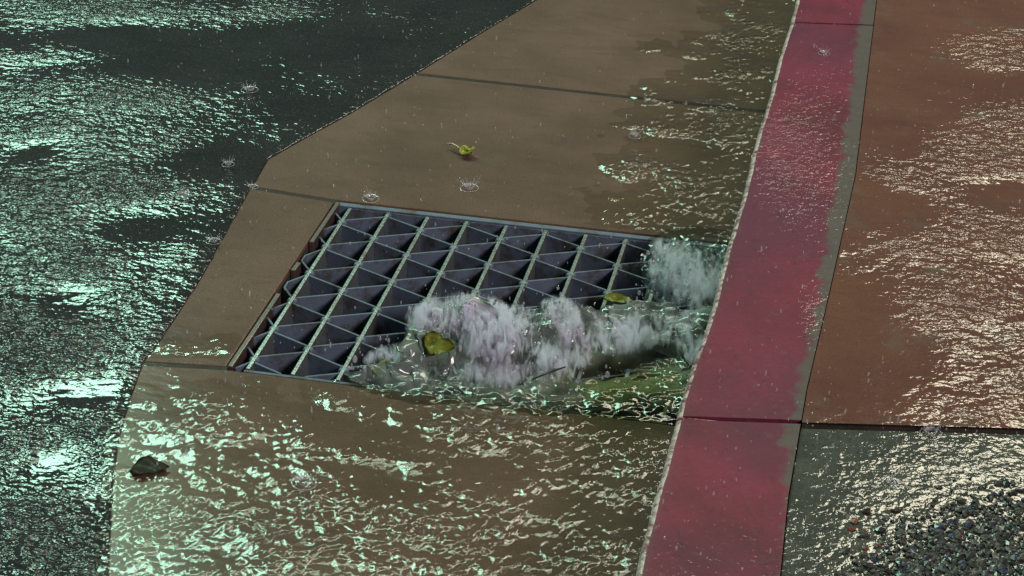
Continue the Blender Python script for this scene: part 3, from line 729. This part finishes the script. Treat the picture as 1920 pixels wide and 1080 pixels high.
# ------------------------------------------------------------------ raindrop splashes
def crown_mesh(seed):
    r = np.random.default_rng(seed); bm = bmesh.new(); n = r.integers(11, 16)
    def tube(pts, rads):
        rows = []
        for p, q in zip(pts, rads): rows.append([bm.verts.new((p[0] + q * math.cos(a), p[1] + q * math.sin(a), p[2])) for a in np.linspace(0, 6.283, 7)[:-1]])
        for a, b in zip(rows, rows[1:]):
            for k in range(6): bm.faces.new((a[k], a[(k + 1) % 6], b[(k + 1) % 6], b[k]))
        bm.faces.new(rows[-1])
    # low wall of the crown
    ring = []; m_ = 28
    for k in range(m_):
        a = 6.2832 * k / m_; hh = .0045 + .0028 * r.uniform()
        ring.append([bm.verts.new((q * math.cos(a), q * math.sin(a), z)) for q, z in ((.0062, 0), (.0075, hh * .6), (.0092, hh), (.0098, hh * .9), (.0090, hh * .4), (.0088, 0))])
    for k in range(m_):
        a, b = ring[k], ring[(k + 1) % m_]
        for j in range(5): bm.faces.new((a[j], b[j], b[j + 1], a[j + 1]))
    for k in range(n):
        a = 6.2832 * (k + r.uniform(-.3, .3)) / n; h = r.uniform(.003, .019) ** 1.0; o = r.uniform(.1, .7) * h; a += r.uniform(-.5, .5)
        c, s = math.cos(a), math.sin(a); pts = []; rd = []
        for t in np.linspace(0, 1, 5):
            q = .0085 + o * t; pts.append((q * c, q * s, .003 + h * t * (1.15 - .25 * t))); rd.append(.0011 * (1 - .6 * t))
        tube(pts, rd)
        bmesh.ops.create_icosphere(bm, subdivisions=1, radius=r.uniform(.0006, .0015), matrix=Matrix.Translation(pts[-1]))
        if r.uniform() < .7:
            bmesh.ops.create_icosphere(bm, subdivisions=1, radius=r.uniform(.0007, .0014), matrix=Matrix.Translation((pts[-1][0] * 1.3, pts[-1][1] * 1.3, pts[-1][2] * 1.25)))
    for q0, th in ((.0165, .00055),):
        ring = []
        for k in range(32):
            a = 6.2832 * k / 32; c, s = math.cos(a), math.sin(a)
            ring.append([bm.verts.new(((q0 + dx) * c, (q0 + dx) * s, z)) for dx, z in ((-th * 1.8, 0), (0, th), (th * 1.8, 0))])
        for k in range(32):
            a, b = ring[k], ring[(k + 1) % 32]
            for j in range(2): bm.faces.new((a[j], b[j], b[j + 1], a[j + 1]))
    bmesh.ops.recalc_face_normals(bm, faces=bm.faces)
    me = bpy.data.meshes.new('rain_splash'); bm.to_mesh(me); bm.free(); me.polygons.foreach_set('use_smooth', [True] * len(me.polygons)); me.materials.append(M['drop']); return me
CM = [crown_mesh(s) for s in (1, 2, 3, 4)]
for k, (px, py, z, s, lab) in enumerate([
        (472, 350, .0, 1.6, 'large white raindrop splash on the road edge at the left end of a gutter joint'),
        (695, 372, .0, 1.5, 'white raindrop splash just behind the back left corner of the grate'),
        (880, 352, .0, 1.8, 'faint wide raindrop splash on brown concrete nearer the grate than the yellow leaf'),
        (1190, 255, .004, 1.6, 'raindrop splash on brown concrete right of the yellow leaf, towards the red kerb'),
        (468, 168, .007, 1.5, 'raindrop splash on the dark road, the farthest out from the gutter edge'),
        (347, 365, .007, 1.2, 'small bright raindrop splash on dark road left of the gutter corner'),
        (428, 308, .007, 1.4, 'dim raindrop splash on dark asphalt just left of the gutter corner'),
        (570, 905, .005, 1.5, 'lilac raindrop splash in the rippled flow in front of the grate'),
        (1745, 812, KH - .004, 1.5, 'raindrop splash on the grey pavement close to its joint with the red brown slab'),
        (1545, 100, KH, 1.3, 'raindrop splash on top of the red kerb near its far joint'),
        (1670, 905, KH - .004, 1.5, 'raindrop splash on grey pavement beside the dark gravel'),
        (400, 452, .007, 1.2, 'small raindrop splash on the asphalt lip left of the grate')]):
    o = bpy.data.objects.new('rain_splash', CM[k % 4]); COL.objects.link(o); o.location = G(px, py, z + .0005); q = s * (.42 + .3 * ((k * 37) % 10) / 10); o.scale = (q, q * .9, q * (.6 + .5 * ((k * 53) % 10) / 10)); o.rotation_euler.z = k * 1.7
    tag(o, lab, 'splash', 'raindrop splashes')

# ------------------------------------------------------------------ leaves and twigs
def leaf_blade(L, W, seed, curl=.25, crump=.12):
    """leaf with a pointed oval outline, folded along the midrib, thin solid"""
    r = np.random.default_rng(seed); bm = bmesh.new(); n, k = 12, 7; rows = []
    for i in range(n + 1):
        t = i / n; w = W * (math.sin(math.pi * t ** .8) ** .8) * .5 + .0004; row = []
        for j in range(k):
            s = j / (k - 1) * 2 - 1
            z = abs(s) * w * min(.35, crump * 3) + curl * L * (t - .5) ** 2 + .0012 * math.sin(9 * t + 3 * s + seed)
            row.append(bm.verts.new((L * (t - .5), w * s * (1 + .07 * math.sin(23 * t + seed)), z)))
        rows.append(row)
    for a, b in zip(rows, rows[1:]):
        for j in range(k - 1): bm.faces.new((a[j], b[j], b[j + 1], a[j + 1]))
    for v in bm.verts: v.co.z += crump * W * math.sin(v.co.x * 210 + seed) * math.cos(v.co.y * 170 + seed * 2); v.co.y += .10 * W * math.sin(v.co.x * 120 + seed)
    g_ = bmesh.ops.solidify(bm, geom=list(bm.faces), thickness=.0006)
    return bm
def tube_bm(pts, rads, seg=7):
    bm = bmesh.new(); rows = []
    for i, (p, q) in enumerate(zip(pts, rads)):
        d = (pts[min(i + 1, len(pts) - 1)] - pts[max(i - 1, 0)]).normalized(); a = d.orthogonal().normalized(); b = d.cross(a)
        rows.append([bm.verts.new(p + (a * math.cos(t) + b * math.sin(t)) * q) for t in np.linspace(0, 6.2832, seg + 1)[:-1]])
    for a, b in zip(rows, rows[1:]):
        for k in range(seg): bm.faces.new((a[k], a[(k + 1) % seg], b[(k + 1) % seg], b[k]))
    bm.faces.new(rows[0]); bm.faces.new(rows[-1][::-1]); return bm
# yellow leaf with its stalk on the brown concrete
p = G(874, 290, .002); yl = tag(empty('fallen_leaf', p), 'small crumpled yellow green leaf with pale stalk on the brown concrete', 'leaf')
yl.rotation_euler.z = R(-32)
bm = leaf_blade(.030, .026, 3, .9)
for v in bm.verts: v.co.z += .003
bm_obj('blade', bm, M['leaf_yellow'], yl, True)
bm = leaf_blade(.020, .017, 5, 1.2)
for v in bm.verts: v.co = Matrix.Rotation(.9, 3, 'Z') @ v.co + Vector((.004, .006, .008))
bm_obj('blade', bm, M['leaf_yellow'], yl, True)
bm = tube_bm([Vector((-.012, .0, .006)), Vector((-.022, .003, .009)), Vector((-.034, .005, .010)), Vector((-.044, .006, .006))], [.0020, .0017, .0016, .0021])
bm_obj('stalk', bm, M['stalk'], yl, True)
def leaf(px, py, z, L, W, rz, mat, seed, lab, tilt=(0, 0), curl=.3, crump=.12):
    o = bm_obj('fallen_leaf', leaf_blade(L, W, seed, curl, crump), mat, None, True); o.location = G(px, py, z); o.rotation_euler = (tilt[0], tilt[1], rz)
    return tag(o, lab, 'leaf')
leaf(280, 876, .0048, .052, .040, R(15), M['leaf_dark'], 8, 'dark rotten leaf under shallow water near the left gutter edge', curl=.0, crump=.015)
leaf(824, 648, .033, .050, .034, R(-25), M['leaf_green'], 11, 'green leaf caught in the white foam on the grate', (.5, .1))
leaf(718, 694, .008, .042, .026, R(50), M['leaf_green'], 12, 'green leaf at the left end of the churning water', (.3, .1))
leaf(1098, 664, .006, .055, .034, R(35), M['leaf_green'], 13, 'green leaf under the smooth tongue of water by the twig', (.25, 0))
leaf(1160, 562, .016, .050, .018, R(-10), M['leaf_green'], 14, 'narrow green leaf lodged on bars at the right end of the grate', (.4, .0))
a, b_, c_, d_ = G(998, 712, .026), G(1020, 702, .032), G(1042, 694, .034), G(1060, 688, .030)
o = bm_obj('twig', tube_bm([a, b_, c_, d_], [.0010, .0016, .0018, .0012]), M['twig'], None, True); tag(o, 'thin curved black twig in the churning water', 'twig')

# ------------------------------------------------------------------ light: night street, lamps mirrored in the wet ground, more added for glints
w = bpy.data.worlds.new('World'); S.world = w; w.use_nodes = True
nt = w.node_tree; bg = nt.nodes['Background']; sk = nt.nodes.new('ShaderNodeTexSky'); sk.sky_type = 'NISHITA'; sk.sun_disc = False
SUN = Vector((.50, -.62, .54)).normalized()
sk.sun_elevation = math.asin(SUN.z); sk.sun_rotation = math.atan2(SUN.x, SUN.y)
nt.links.new(sk.outputs[0], bg.inputs[0]); bg.inputs[1].default_value = .009
def aim(o, d): o.rotation_euler = d.to_track_quat('-Z', 'Y').to_euler()
sl = bpy.data.lights.new('sun', 'SUN'); so = bpy.data.objects.new('sun', sl); COL.objects.link(so)
sl.energy = 2.0; sl.angle = R(14); sl.color = (1.0, .89, .90); aim(so, -SUN); so.location = (3, -3, 4)
def lamp(name, az, el, dist, size, power, col, sy=None):
    l = bpy.data.lights.new(name, 'AREA'); l.shape = 'RECTANGLE'; l.size = size; l.size_y = sy or size; l.energy = power; l.color = col
    o = bpy.data.objects.new(name, l); COL.objects.link(o)
    t = G(960, 540); d = Vector((math.sin(R(az)) * math.cos(R(el)), math.cos(R(az)) * math.cos(R(el)), math.sin(R(el))))
    o.location = t + d * dist; aim(o, -d); return o
lamp('glint_lamp', -26, 41, 11, 2.6, 660, (.54, 1.0, .75), 3.0)  # green street lamp out of frame, mirrored in the wet road
lamp('shop_lamp', 27, 42, 11, 2.0, 215, (1.0, .93, .70), 2.0)
lamp('glint_lamp', -14, 50, 10, 1.7, 88, (.76, 1.0, .74), 1.6)  # added unseen lamp for glints on the near gutter flow
lamp('glint_lamp', 1, 54, 10, 1.7, 68, (.84, 1.0, .74), 1.6)  # also added, to put more glints on the running water
lamp('glint_lamp', 12, 52, 10, 1.6, 95, (1.0, .98, .80), 1.5)  # added to bring glints to the channel along the kerb

S.view_settings.view_transform = 'Standard'; S.view_settings.look = 'None'; S.view_settings.exposure = 0.12; S.view_settings.gamma = 1
S.render.engine = 'CYCLES'
S.cycles.transparent_max_bounces = 16; S.cycles.volume_bounces = 3; S.cycles.volume_step_rate = .6
